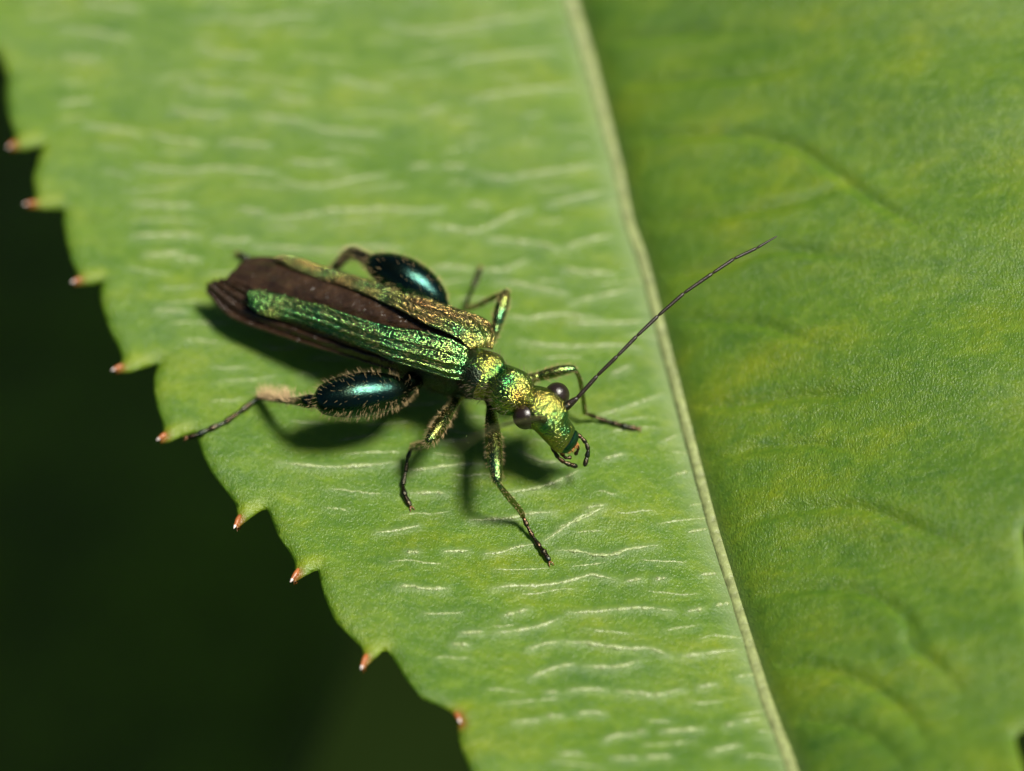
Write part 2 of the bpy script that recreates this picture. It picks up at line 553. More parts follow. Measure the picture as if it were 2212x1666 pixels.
VEINS = [
    ('A', [(0, 30), (70, 42)]), ('A', [(430, 60), (520, 88), (620, 92), (720, 70), (850, 68)]), ('A', [(1180, 95), (1260, 130), (1400, 135), (1520, 118), (1650, 98), (1800, 75), (1910, 62)]),
    ('A', [(340, 205), (420, 232), (520, 246), (610, 248)]), ('A', [(1480, 275), (1640, 255), (1740, 240), (1850, 232), (1950, 225)]),
    ('A', [(270, 370), (340, 402), (430, 412), (530, 412)]), ('A', [(690, 410), (740, 435), (830, 445)]), ('A', [(960, 340), (1060, 370), (1130, 385), (1190, 392)]),
    ('A', [(1560, 440), (1680, 420), (1780, 405), (1900, 395), (2050, 385)]), ('A', [(230, 485), (300, 502), (380, 512), (470, 510)]),
    ('A', [(600, 515), (720, 530), (830, 540)]), ('A', [(850, 555), (900, 578), (1000, 585), (1080, 590), (1155, 592)]), ('A', [(1340, 500), (1400, 490), (1430, 478)]),
    ('A', [(140, 590), (200, 618), (290, 632), (360, 638)]), ('A', [(450, 630), (540, 638), (660, 650)]),
    ('A', [(70, 740), (160, 752), (260, 762), (330, 762), (420, 750), (560, 760), (690, 768)]), ('A', [(760, 715), (830, 728), (900, 728), (980, 715)]),
    ('A', [(720, 795), (780, 822), (870, 832), (960, 822), (1060, 800), (1180, 780)]), ('A', [(1300, 742), (1380, 740)]), ('A', [(1440, 742), (1540, 742)]),
    ('A', [(1580, 770), (1700, 795), (1820, 780), (1950, 762), (2060, 745), (2150, 730)]),
    ('A', [(60, 905), (140, 910), (220, 918), (310, 915)]), ('A', [(540, 930), (600, 945), (640, 945)]),
    ('A', [(650, 965), (720, 975), (800, 965), (880, 950), (960, 938), (1080, 940), (1180, 932), (1300, 940), (1390, 938), (1430, 925)]),
    ('A', [(1390, 1005), (1480, 1020), (1580, 1032), (1660, 1005), (1740, 962), (1830, 935)]), ('A', [(1910, 912), (2030, 885), (2180, 855)]),
    ('A', [(100, 1055), (200, 1050), (340, 1052)]), ('A', [(420, 1062), (500, 1075), (580, 1070)]), ('A', [(600, 1100), (700, 1105), (820, 1112), (950, 1118), (1100, 1100), (1240, 1108)]),
    ('A', [(1640, 1065), (1780, 1078), (1880, 1090), (1960, 1112)]), ('A', [(1990, 1105), (2080, 1075), (2200, 1050)]), ('A', [(1560, 910), (1640, 912)]),
    ('A', [(180, 1130), (270, 1128)]),
    ('D', [(520, 20), (640, 30), (760, 45), (850, 50)]), ('D', [(380, 180), (560, 195), (700, 220), (800, 235)]), ('D', [(400, 350), (480, 365), (600, 370)]),
    ('D', [(520, 780), (660, 795), (860, 825)]), ('D', [(380, 640), (560, 625)]), ('D', [(820, 1470), (960, 1465), (1060, 1462), (1230, 1465)]),
    ('D', [(900, 1580), (1000, 1590), (1130, 1580)]),
    ('B', [(180, 75), (300, 75), (420, 85)]), ('B', [(480, 90), (590, 95), (660, 70), (740, 35)]), ('B', [(570, 160), (700, 175), (820, 205), (980, 235)]),
    ('B', [(960, 85), (1080, 105), (1260, 118)]), ('B', [(1000, 290), (1120, 260), (1240, 235), (1380, 200)]), ('B', [(640, 365), (760, 385), (860, 360)]),
    ('B', [(980, 395), (1100, 412), (1220, 408), (1340, 405), (1450, 395)]), ('B', [(690, 510), (820, 535), (960, 545), (1120, 545), (1280, 540), (1420, 560)]),
    ('B', [(1180, 955), (1290, 920), (1400, 885), (1520, 840), (1570, 825)]), ('B', [(1250, 710), (1360, 660)]), ('B', [(1540, 1115), (1640, 1075)]),
    ('B', [(1200, 1215), (1320, 1185)]), ('B', [(620, 1415), (740, 1400), (860, 1372), (960, 1330), (1050, 1285)]), ('B', [(690, 1165), (820, 1228), (940, 1235)]),
    ('B', [(40, 1285), (180, 1270), (330, 1250), (480, 1245)]), ('B', [(40, 1420), (180, 1415), (260, 1420)]), ('B', [(1090, 1505), (1200, 1490)]),
    ('B', [(400, 1580), (520, 1575), (650, 1565), (760, 1540), (910, 1530)]), ('B', [(230, 1110), (400, 1105)]), ('B', [(1620, 1310), (1700, 1290)]),
    ('B', [(930, 1620), (990, 1600), (1090, 1560), (1180, 1510)]),
    ('C', [(330, 118), (420, 110), (540, 85)]), ('C', [(1150, 160), (1230, 105), (1330, 40), (1440, 0)]), ('C', [(660, 210), (780, 208)]),
    ('C', [(860, 222), (940, 215), (1010, 190), (1110, 175)]), ('C', [(1210, 205), (1310, 210), (1400, 228), (1480, 225), (1560, 200), (1700, 180)]),
    ('C', [(1850, 118), (1940, 100)]), ('C', [(430, 385), (500, 378), (560, 390), (680, 392)]), ('C', [(890, 395), (980, 378), (1100, 378), (1220, 365), (1320, 340), (1390, 325), (1500, 352)]),
    ('C', [(1550, 355), (1620, 345)]), ('C', [(1690, 345), (1740, 340)]), ('C', [(1910, 325), (1990, 315)]), ('C', [(480, 215), (540, 212)]),
    ('C', [(950, 525), (1070, 490)]), ('C', [(900, 608), (1000, 598), (1120, 575), (1220, 540)]), ('C', [(1260, 508), (1370, 505), (1480, 495), (1580, 485), (1680, 488), (1780, 502)]),
    ('C', [(1850, 500), (1920, 488)]), ('C', [(1980, 475), (2050, 458)]), ('C', [(740, 608), (850, 600)]),
    ('C', [(1070, 685), (1150, 660), (1220, 650)]), ('C', [(1250, 650), (1360, 655), (1460, 672), (1560, 682), (1660, 682), (1760, 715)]), ('C', [(1810, 720), (1950, 705), (2100, 685)]),
    ('C', [(1080, 825), (1160, 790), (1240, 765), (1300, 762)]), ('C', [(1340, 768), (1420, 772), (1510, 770), (1570, 755), (1610, 740)]),
    ('C', [(2090, 820), (2170, 808)]), ('C', [(1160, 895), (1210, 895)]), ('C', [(1270, 885), (1350, 880), (1450, 885)]), ('C', [(1500, 890), (1600, 898), (1700, 908), (1780, 890), (1820, 880)]),
    ('C', [(1900, 870), (1990, 855)]), ('C', [(1000, 1040), (1080, 1035), (1130, 1025)]), ('C', [(1160, 1012), (1240, 1010)]), ('C', [(1310, 1000), (1370, 992), (1440, 1000)]),
    ('C', [(1440, 1130), (1490, 1108), (1580, 1098)]), ('C', [(1600, 1090), (1640, 1085)]), ('C', [(1720, 1085), (1800, 1080), (1920, 1072)]), ('C', [(2030, 1055), (2080, 1045)]),
    ('C', [(2100, 1035), (2200, 1025)]), ('C', [(1230, 1195), (1320, 1190)]), ('C', [(1480, 1215), (1600, 1215)]), ('C', [(1640, 1210), (1760, 1205)]),
    ('C', [(700, 660), (780, 665)]), ('C', [(1960, 1180), (2100, 1150)]),
        ('T', [(335, 670), (400, 672)]), ('T', [(600, 1000), (720, 1010), (860, 1000)]),
    ('T', [(430, 560), (380, 558)]), ('T', [(1130, 690), (1210, 680), (1300, 690)]),
]

TRACED = len(VEINS)
# fainter strokes between the traced ones, running across the half blade from margin to midrib
_mu, _mv = [q[0] for q in MID], [q[1] for q in MID]
_taken = [np.array([(LVM[k][1] + a * LVM[k][0], LVM[k][2] + b * LVM[k][0]) for a, b in l]) for k, l in VEINS]
_taken = np.vstack([catmull(l, 10 * len(l)) for l in _taken])
_lm = edge_curve(LEFT, 12.0)
_lu, _lv = [q[0] for q in LEFT], [q[1] for q in LEFT]
for row in range(42):
    v0 = -40 + row * 41 + random.uniform(-9, 9)
    um = float(np.interp(v0, _mv, _mu))
    ul = float(np.interp(v0, np.maximum.accumulate(_lv), _lu)) + 95
    u = ul + random.uniform(0, 120)
    while u < um - 40:
        ln_ = random.uniform(40, 150)
        u1 = min(u + ln_, um - 12)
        pts_ = []
        for q in np.linspace(u, u1, 4):
            f_ = (q - ul) / (um - ul)
            pts_.append((q, v0 + 10 * math.sin(q * .013 + row) - 26 * max(0, f_ - .65) + random.uniform(-2.5, 2.5)))
        cc = catmull(np.array(pts_), 12)
        if min(np.hypot(_taken[:, 0] - a, _taken[:, 1] - b).min() for a, b in cc) > 12 and min(np.hypot(_lm[:, 0] - a, _lm[:, 1] - b).min() for a, b in cc) > 65:
            VEINS.append(('T', pts_))
        u = u1 + random.uniform(40, 170)


def seg_dist(px, py, line):
    d = np.full(px.shape, 1e9)
    for a, b in zip(line[:-1], line[1:]):
        ab = b - a
        t = np.clip(((px - a[0]) * ab[0] + (py - a[1]) * ab[1]) / (ab @ ab + 1e-9), 0, 1)
        d = np.minimum(d, np.hypot(px - a[0] - t * ab[0], py - a[1] - t * ab[1]))
    return d


def to_surface(uv):
    """Sight-line lookup on the curved leaf, for many grid points at once."""
    z = np.zeros(len(uv))
    dx = (uv[:, 0] - FW / 2) * MM_W / FW
    dy = (FH / 2 - uv[:, 1]) * MM_W / FW
    d = FWD[None] * DIST + RIGHT[None] * dx[:, None] + UPV[None] * dy[:, None]
    for _ in range(14):
        p = CAM[None] + d * ((z - CAM[2]) / d[:, 2])[:, None]
        z = .4 * z + .6 * H(p[:, 0], p[:, 1])
    p[:, 2] = H(p[:, 0], p[:, 1])
    return p


def build_blade():
    from mathutils.geometry import delaunay_2d_cdt
    lft, rgt = edge_curve(LEFT, 6.0), edge_curve(RIGHT_M, 9.0)
    ring = np.vstack([lft, rgt[::-1][1:-1]])
    nr_ = len(ring)
    seg = [(i, (i + 1) % nr_) for i in range(nr_)]
    pts = []
    for st, (u0, u1, v0, v1), skip in ((15, (-80, 2300, -100, 1760), None), (70, (-520, 2700, -2620, 2520), (-80, 2300, -100, 1760))):
        k = 0
        v = v0
        while v < v1:
            u = np.arange(u0 + (st / 2 if k % 2 else 0), u1, st)
            g = np.stack([u, np.full(len(u), v)], 1)
            if skip:
                g = g[~((g[:, 0] > skip[0]) & (g[:, 0] < skip[1]) & (g[:, 1] > skip[2]) & (g[:, 1] < skip[3]))]
            pts.append(g)
            v += st * .87
            k += 1
    pts = np.vstack(pts)
    pts = pts + RNG.uniform(-2, 2, pts.shape)
    # keep what lies inside the outline, not too close to it
    x, y = pts[:, 0], pts[:, 1]
    inside = np.zeros(len(pts), bool)
    for i, j in seg:
        (ax, ay), (bx, by) = ring[i], ring[j]
        if ay != by:
            c = ((ay > y) != (by > y)) & (x < (bx - ax) * (y - ay) / (by - ay) + ax)
            inside ^= c
    rd = np.full(len(pts), 1e9)
    for i in range(0, nr_):
        rd = np.minimum(rd, np.hypot(x - ring[i, 0], y - ring[i, 1]))
    pts = pts[inside & (rd > 7)]
    allp = np.vstack([ring, pts])
    res = delaunay_2d_cdt([Vector(q) for q in allp.tolist()], seg, [], 1, 1e-4)
    uv = np.array([tuple(q) for q in res[0]])
    tri = np.array([tuple(f) for f in res[2] if len(f) == 3])
    # one midpoint subdivision so that the relief is smooth
    e = np.sort(np.vstack([tri[:, [0, 1]], tri[:, [1, 2]], tri[:, [2, 0]]]), 1)
    ue, inv = np.unique(e, axis=0, return_inverse=True)
    inv = inv.reshape(-1)
    mid = (uv[ue[:, 0]] + uv[ue[:, 1]]) / 2
    n0, k = len(uv), len(tri)
    uv = np.vstack([uv, mid])
    m01, m12, m20 = n0 + inv[:k], n0 + inv[k:2 * k], n0 + inv[2 * k:]
    tri = np.vstack([np.stack(q, 1) for q in ((tri[:, 0], m01, m20), (m01, tri[:, 1], m12), (m20, m12, tri[:, 2]), (m01, m12, m20))])
    p = to_surface(uv)
    d = rib_d(p[:, 0], p[:, 1])
    for l in RIGHT_VEINS:
        lw = np.array([G(u, v)[:2] for u, v in catmull(np.array(l, float), 24)])
        dd = seg_dist(p[:, 0], p[:, 1], lw)
        fade = np.clip(np.hypot(p[:, 0] - lw[-1, 0], p[:, 1] - lw[-1, 1]) / 1.6, 0, 1) * np.clip(np.hypot(p[:, 0] - lw[0, 0], p[:, 1] - lw[0, 1]) / .8, .4, 1)
        p[:, 2] += (-.070 * np.exp(-(dd / .11) ** 2) + .028 * np.exp(-((dd - .3) / .2) ** 2)) * (d > .3) * fade
    vhalo = np.zeros(len(p))
    for iv, (tag, line) in enumerate(VEINS):                         # the blade swells along every side vein
        s_, ou, ov = LVM[tag]
        lw = to_surface(catmull(np.array([(ou + a * s_, ov + b * s_) for a, b in line], float), 4 * len(line)))[:, :2]
        lo_, hi_ = lw.min(0) - .5, lw.max(0) + .5
        q = np.where((p[:, 0] > lo_[0]) & (p[:, 0] < hi_[0]) & (p[:, 1] > lo_[1]) & (p[:, 1] < hi_[1]))[0]
        dd = seg_dist(p[q, 0], p[q, 1], lw)
        vhalo[q] = np.maximum(vhalo[q], np.exp(-(dd / .10) ** 2) * (1.0 if iv < TRACED else .40))
    p[:, 2] += .028 * vhalo
    rw = to_surface(ring)
    md_ = np.full(len(p), 1e9)
    for i in range(0, nr_, 4):
        md_ = np.minimum(md_, np.hypot(p[:, 0] - rw[i, 0], p[:, 1] - rw[i, 1]))
    near = np.where(md_ < .7)[0]
    md_[near] = seg_dist(p[near, 0], p[near, 1], np.vstack([rw, rw[:1]])[:, :2])
    p[:, 2] -= .10 * np.clip(1 - md_ / .28, 0, 1) ** 2               # the margin rounds off
    a_, b_, c_ = p[tri[:, 0]], p[tri[:, 1]], p[tri[:, 2]]
    if np.cross(b_ - a_, c_ - a_)[:, 2].mean() < 0:
        tri = tri[:, ::-1]
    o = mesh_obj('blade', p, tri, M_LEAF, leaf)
    me = o.data
    tooth = np.zeros(len(p))
    for b, c, t in TEETH:
        a = G(*b)
        q = G(b[0] + 34, b[1] - 6)
        ln = np.array([a[:2], q[:2]])
        tooth = np.maximum(tooth, np.exp(-(seg_dist(p[:, 0], p[:, 1], ln) / .15) ** 2))
    spn = np.zeros(len(p))
    for b, c, t in TEETH:
        ln = np.array([G(*c)[:2], G(*t)[:2]])
        spn = np.maximum(spn, np.exp(-(seg_dist(p[:, 0], p[:, 1], ln) / .13) ** 2))
    me.attributes.new('spine', 'FLOAT', 'POINT').data.foreach_set('value', spn.astype(np.float32) * .95)
    me.attributes.new('tooth', 'FLOAT', 'POINT').data.foreach_set('value', tooth.astype(np.float32) * .7)
    pale = np.where(d < 0, np.exp(-(np.abs(d) / .42) ** 2) * .75, np.exp(-(np.abs(d) / .14) ** 2) * .3)  # pale rib tissue; the left strip's sheen is painted into the colour too
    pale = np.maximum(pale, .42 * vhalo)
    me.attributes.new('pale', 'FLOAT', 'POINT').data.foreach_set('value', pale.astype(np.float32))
    md = o.modifiers.new('thickness', 'SOLIDIFY')
    md.thickness = .16
    md.offset = -1
    return o


build_blade()

# midrib: a rounded rib lying in the fold
mp_ = catmull(np.array([[*G(u, v)] for u, v in MID]), 220)
mp_[:, 2] += .03
wv, wf = sweep(np.column_stack([mp_, np.interp(mp_[:, 1], [-20, 20], [.115, .175]) + .006 * np.sin(np.arange(220) * 1.7), np.full(220, .085), np.full(220, .1)]), 220, 12)
mesh_obj('midrib', wv, wf, M_RIB, leaf)

for iv, (tag, line) in enumerate(VEINS):
    s_, ou, ov = LVM[tag]
    pts = catmull(np.array([(ou + a * s_, ov + b * s_) for a, b in line], float), max(6, 5 * len(line)))
    w3 = catmull(np.array([G(u, v) for u, v in pts]), max(10, 9 * len(line)))
    n = len(w3)
    tt = np.linspace(0, 1, n)
    ends = np.clip(np.minimum(tt, 1 - tt) * 6, .25, 1)
    wob = .95 + .2 * np.sin(tt * n * .55 + random.random() * 6) + .22 * np.convolve(RNG.standard_normal(n + 2), np.ones(3) / 1.7, 'valid')
    r = np.clip((.038 if iv < TRACED else .020) * ends * wob, .008, .06)
    w3[:, 2] += .022 if iv < TRACED else .006
    w3[:, 1] += .006 * RNG.standard_normal(n)
    vv, ff = sweep(np.column_stack([w3, r, r * .62, r]), 2 * n, 8)
    mesh_obj('vein', vv, ff, M_VEIN, leaf)

for b, c, t in TEETH:
    pb, pc, pt = G(*b, -.04), G(*c, -.05), G(*t, -.06)
    vv, ff = sweep([[*(pb * .35 + pc * .65), .035, .03, .04], [*(pc * .9 + pt * .1), .055, .045, .05], [*(pc * .55 + pt * .45), .045, .04, .045], [*(pc * .25 + pt * .75), .030, .028, .028], [*pt, .008, .008, .008]], 14, 10)
    so = mesh_obj('tooth_spine', vv, ff, M_SPINE, leaf)
    so.data.materials.append(M_SPINETIP)
    for pl in so.data.polygons:
        if np.linalg.norm(np.array(pl.center) - pt) < .09:
            pl.material_index = 1

# ------------------------------------------------------------------ the leaf in the shade underneath
low = empty('lower_leaf', (0, 0, 0))
low['label'] = 'blurred dark leaf in deep shade beneath the serrated leaf'
low['category'] = 'leaf'
LC = np.array([-36.0, 20.0, -30.0])
lv = []
ln, lm = 90, 41
for i in range(ln):
    t = i / (ln - 1)
    wdt = 34 * math.sin(math.pi * min(1, t ** .85)) ** .75 + .05
    for j in range(lm):
        c = j / (lm - 1) * 2 - 1
        x, y = (t - .5) * 110, c * wdt
        z = -5 * (t - .5) ** 2 * 4 + 3.0 * abs(c) ** 1.3 * (wdt / 34) + .5 * math.sin(t * 60 - abs(c) * 9) * abs(c) * (1 - abs(c))
        a = math.radians(62)
        lv.append((LC[0] + x * math.cos(a) - y * math.sin(a), LC[1] + x * math.sin(a) + y * math.cos(a), LC[2] + z))
lo = mesh_obj('blade', lv, grid_faces(ln, lm), M_LOWER, low)
lo.modifiers.new('thickness', 'SOLIDIFY').thickness = .25
rib = np.array([lv[i * lm + lm // 2] for i in range(0, ln, 4)])
rib[:, 2] += .2
vv, ff = sweep(np.column_stack([rib, np.linspace(.9, .2, len(rib)), np.linspace(.7, .2, len(rib)), np.linspace(.7, .2, len(rib))]), 60, 10)
mesh_obj('midrib', vv, ff, M_LOWER, low)

# ------------------------------------------------------------------ the beetle
beetle = empty('beetle', (0, 0, 0))
beetle['label'] = 'metallic green beetle with swollen hind thighs standing on the serrated leaf'
beetle['category'] = 'beetle'

BODY = [(505, 628, .95, .06, .16), (560, 640, 1.15, .26, .5), (680, 672, 1.5, .42, .75), (800, 702, 1.80, .46, .95), (900, 735, 2.0, .52, 1.10),
        (970, 758, 2.12, .55, 1.24), (1012, 770, 2.12, .52, 1.16), (1030, 774, 2.20, .46, 1.05), (1040, 778, 2.38, .47, 1.0),
        (1050, 783, 2.54, .53, 1.02), (1060, 790, 2.46, .48, .98), (1076, 800, 2.42, .38, .93), (1094, 811, 2.56, .47, .98),
        (1110, 822, 2.54, .50, .98), (1124, 834, 2.40, .40, .88), (1136, 844, 2.24, .31, .74), (1150, 849, 2.28, .39, .78), (1169, 859, 2.34, .46, .84),
        (1185, 876, 2.28, .45, .82), (1197, 902, 2.06, .35, .66), (1210, 921, 1.86, .34, .56), (1220, 936, 1.68, .34, .46), (1225, 944, 1.57, .29, .32),
        (1228, 949, 1.50, .10, .12)]
st = []
for u, v, z, w, h in BODY:
    p = P(u, v, z)
    st.append([p[0], p[1], p[2] - h / 2, w, h / 2, h / 2])
bv, bf = sweep(st, 260, 72, power=2.25)
# relief of the pronotum: a middle furrow, two swellings, a collar
bv = np.asarray(bv)


def dent(c, r, amt):
    d = np.linalg.norm((bv - c) / r, axis=1)
    bv[:, 2] += amt * np.exp(-d * d)


dent(P(1078, 803, 2.5), .16, -.12)
dent(P(1062, 793, 2.5), .12, -.06)
dent(P(1106, 806, 2.5), .13, .08)
dent(P(1090, 826, 2.5), .13, .08)
dent(P(1062, 772, 2.5), .12, .07)
dent(P(1040, 800, 2.5), .12, .07)
dent(P(1190, 893, 2.2), .14, -.06)
dent(P(1213, 925, 1.8), .10, -.05)
dent(P(1205, 910, 1.95), .12, .04)
body = mesh_obj('body', bv, bf, M_BODY, beetle)
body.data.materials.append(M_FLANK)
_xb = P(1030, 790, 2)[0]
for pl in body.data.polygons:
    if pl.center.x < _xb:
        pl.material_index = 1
body['label'] = 'golden green head, neck shield, thorax and abdomen'
# fine pubescence on the flank and neck shield
hp, hn = scatter(bv, bf, 1500, lambda c, n: ((c[:, 0] > P(850, 780, 1.5)[0]) & (c[:, 0] < P(1150, 850, 2)[0])) * np.where(n[:, 2] < .55, 1.0, .12))
tail = np.array([-.75, .45, .1])
hv, hf = needles(hp, hn * .9 + tail * .7 + .35 * RNG.standard_normal((1500, 3)), .11 + .08 * RNG.random(1500), .0030)
o = mesh_obj('body_hair', hv, hf, M_HAIRD, beetle); o['kind'] = 'stuff'


# eyes
def ellipsoid(c, r, n=24, m=36, ax=None):
    v, f = [], []
    ax = np.eye(3) if ax is None else ax
    for i in range(n):
        th = math.pi * (i + .5) / n
        for j in range(m):
            ph = 2 * math.pi * j / m
            q = np.array([r[0] * math.sin(th) * math.cos(ph), r[1] * math.sin(th) * math.sin(ph), r[2] * math.cos(th)])
            v.append(c + ax.T @ q)
    f = grid_faces(n, m, True)
    v = np.array(v)
    f = list(f) + [tuple(range(m))[::-1], tuple(range((n - 1) * m, n * m))]
    return v, f


for c in (P(1135, 900, 1.95), P(1203, 854, 1.93)):
    ev, ef = ellipsoid(c, (.265, .265, .285))
    mesh_obj('eye', ev, ef, M_EYE, beetle)


# elytra
def loft(inner, outer, n, m, arch, ribs, rib_h, roll=0.0):
    a = catmull(PP(inner), n)
    b = catmull(PP(outer), n)
    al = np.gradient((a + b) / 2, axis=0)
    ac = b - a
    nn = np.cross(al, ac)
    nn /= np.linalg.norm(nn, axis=1)[:, None] + 1e-9
    if nn[:, 2].mean() < 0:
        nn = -nn
    wd = np.linalg.norm(ac, axis=1)
    v = np.empty((n, m, 3))
    for j in range(m):
        c = j / (m - 1)
        hgt = arch * wd * 4 * c * (1 - c) * (.65 + .35 * c)
        for rc in ribs:
            hgt = hgt + rib_h * np.minimum(1, wd / .5) * math.exp(-((c - rc) / .030) ** 2)
        v[:, j] = a + ac * c + nn * hgt[:, None]
    t = np.linspace(0, 1, n)
    v[:, :, 2] -= (.20 * np.clip(1 - t / .07, 0, 1) ** 2)[:, None]     # the shoulders roll down in front
    return v.reshape(-1, 3), grid_faces(n, m), nn


def elytron(inner, outer, arch, name_label, mat):
    v, f, nn = loft(inner, outer, 150, 46, arch, (.045, .30, .56, .80, .955), .050)
    o = mesh_obj('elytron', v, f, mat, beetle)
    if sum(p.normal.z for p in o.data.polygons) < 0:
        o.data.flip_normals()
    md = o.modifiers.new('thickness', 'SOLIDIFY')
    md.thickness = .055
    md.offset = -1
    o['label'] = name_label
    return v, f


NEAR_IN = [(1013, 746, 2.62), (949, 723, 2.62), (907, 713, 2.55), (845, 704, 2.4), (782, 688, 2.22), (707, 662, 2.0), (650, 648, 1.8), (602, 635, 1.62), (546, 627, 1.45), (537, 640, 1.38)]
NEAR_OUT = [(1020, 796, 2.2), (1010, 818, 1.98), (984, 822, 1.98), (949, 812, 1.98), (914, 801, 1.96), (857, 784, 1.90), (803, 758, 1.78), (749, 735, 1.6), (707, 718, 1.5), (644, 696, 1.35), (581, 683, 1.25), (552, 670, 1.25), (538, 648, 1.35)]
FAR_IN = [(1014, 744, 2.62), (960, 717, 2.62), (918, 700, 2.55), (876, 677, 2.45), (824, 652, 2.28), (761, 625, 2.08), (707, 608, 1.9), (644, 585, 1.7), (613, 570, 1.58), (594, 561, 1.5)]
FAR_OUT = [(1064, 744, 2.25), (1071, 728, 2.1), (1066, 709, 2.0), (1052, 695, 2.0), (1033, 686, 2.0), (991, 672, 2.0), (928, 651, 1.95), (866, 634, 1.88), (812, 613, 1.78), (770, 601, 1.67), (728, 588, 1.56), (686, 576, 1.46), (644, 560, 1.42), (613, 554, 1.42), (597, 556, 1.45)]
ev1 = elytron(NEAR_IN, NEAR_OUT, .20, 'bright green wing case above the swollen thigh', M_ELY)
ev2 = elytron(FAR_IN, FAR_OUT, .10, 'bronze green wing case', M_ELYB)
for (v_, f_) in (ev1, ev2):
    hp, hn = scatter(v_, f_, 500)
    if hn[:, 2].mean() < 0:
        hn = -hn
    hv, hf = needles(hp, hn * .35 + np.array([-.8, .5, -.05]) + .2 * RNG.standard_normal((500, 3)), .06 + .04 * RNG.random(500), .0022)
    o = mesh_obj('elytron_hair', hv, hf, M_HAIR, beetle); o['kind'] = 'stuff'


# hind wings, folded: pleated membranes between and below the wing cases
def wing(rows, pleats, depth, lab):
    n = 110
    cs = [catmull(PP(r), n) for r in rows]
    m = 60
    k = len(cs)
    v = np.empty((n, m, 3))
    stack = np.stack(cs, 1)
    for i in range(n):
        v[i] = catmull(stack[i], m) if k > 2 else stack[i]
    s = np.linspace(0, 1, m)[None, :]
    t = np.linspace(0, 1, n)[:, None]
    v[:, :, 2] += depth * (np.abs(((s * pleats + .15 * t) % 1.0) - .5) * 2 - .5) * np.clip(t * 3, .2, 1)
    v[:, :, 2] += .012 * np.sin(t * 70 + s * 9) * np.exp(-((t - .4) / .18) ** 2)
    o = mesh_obj('hind_wing', v.reshape(-1, 3), grid_faces(n, m), M_WING, beetle)
    o['label'] = lab
    md = o.modifiers.new('thickness', 'SOLIDIFY')
    md.thickness = .02
    return o


W0 = [(1010, 738, 2.40), (900, 668, 2.15), (760, 607, 1.80), (640, 566, 1.45), (570, 556, 1.28), (528, 560, 1.2)]
W1 = [(1010, 744, 2.50), (880, 690, 2.28), (740, 640, 1.98), (620, 603, 1.62), (550, 585, 1.38), (512, 578, 1.25)]
W2 = [(1006, 752, 2.42), (860, 716, 2.12), (720, 680, 1.80), (600, 645, 1.48), (530, 615, 1.3), (488, 603, 1.2)]
W3 = [(990, 805, 1.85), (860, 776, 1.68), (720, 738, 1.38), (610, 700, 1.15), (530, 660, 1.05), (452, 612, 1.0)]
W4 = [(960, 828, 1.5), (860, 806, 1.35), (700, 758, 1.08), (570, 716, .88), (495, 684, .80), (446, 632, .82)]
wing([W0, W1, W2], 2.5, .05, 'dark brown folded hind wing showing between the wing cases')
wing([W2, W3, W4], 4.0, .12, 'dark brown pleated hind wing below the green wing case')


# legs
def mk_leg(femur, tibia, tarsus, mat, label, hair=None, tib_mat=None, flat=1.0, up=None, claw=True):
    """femur/tibia/tarsus: rows (u, v, z, radius); tarsus z is measured from the leaf."""
    fp = PP(femur)
    v, f = tube(fp, [r[3] for r in femur], 44, 26, flat, up)
    leg = mesh_obj('leg', v, f, mat, beetle)
    leg['label'] = label
    tp = PP(tibia)
    tv, tf = tube(tp, [r[3] for r in tibia], 26, 14)
    mesh_obj('tibia', tv, tf, tib_mat or mat, leg)
    pts = np.array([G(a[0], a[1], a[2]) for a in tarsus])
    pts[0] = tp[-1]
    segs = []
    for i in range(len(pts) - 1):
        a, b = pts[i], pts[i + 1]
        r0, r1 = tarsus[i][3], tarsus[i + 1][3]
        d = b - a
        segs.append(tube([a - d * .06, a + d * .35, a + d * .8, a + d * 1.02], [r0 * .62, r0 * .8, (r0 + r1) * .55, r1 * .75], 12, 10))
    sv, sf = merge(segs)
    mesh_obj('tarsus', sv, sf, M_DARK, leg)
    if claw:
        d = pts[-1] - pts[-2]
        d /= np.linalg.norm(d) + 1e-9
        sd = np.cross(d, [0, 0, 1.0])
        cl = []
        for s in (-1, 1):
            q = pts[-1]
            cl.append(tube([q, q + d * .06 + sd * s * .035 + [0, 0, .01], q + d * .11 + sd * s * .05 + [0, 0, -.03]], [.02, .015, .006], 8, 6))
        cv, cf = merge(cl)
        mesh_obj('claw', cv, cf, M_CLAW, leg)
    groups = {}
    if hair:
        for (mv, mf, axis, cnt, ln, spread, sel, rad, key) in hair(v, f, fp, tv, tf, tp):
            hp, hn = scatter(mv, mf, cnt, sel)
            dirs = hn * spread + axis * (1 - spread * .5) + .18 * RNG.standard_normal((cnt, 3))
            groups.setdefault(key, []).append(needles(hp, dirs, ln * (.7 + .6 * RNG.random(cnt)), rad))
    for key, parts in groups.items():
        hv, hf = merge(parts)
        ho = mesh_obj(key, hv, hf, M_PALE if key == 'tibia_fringe' else M_HAIR, leg)
        ho['kind'] = 'stuff'
    return leg


def axis_of(p):
    d = p[-1] - p[0]
    return d / np.linalg.norm(d)


def std_hair(cf, lf, ct, lt):
    def h(v, f, fp, tv, tf, tp):
        return [(v, f, axis_of(fp), cf, lf, .8, None, .0028, 'leg_hair'), (tv, tf, axis_of(tp), ct, lt, .7, None, .0026, 'leg_hair')]
    return h


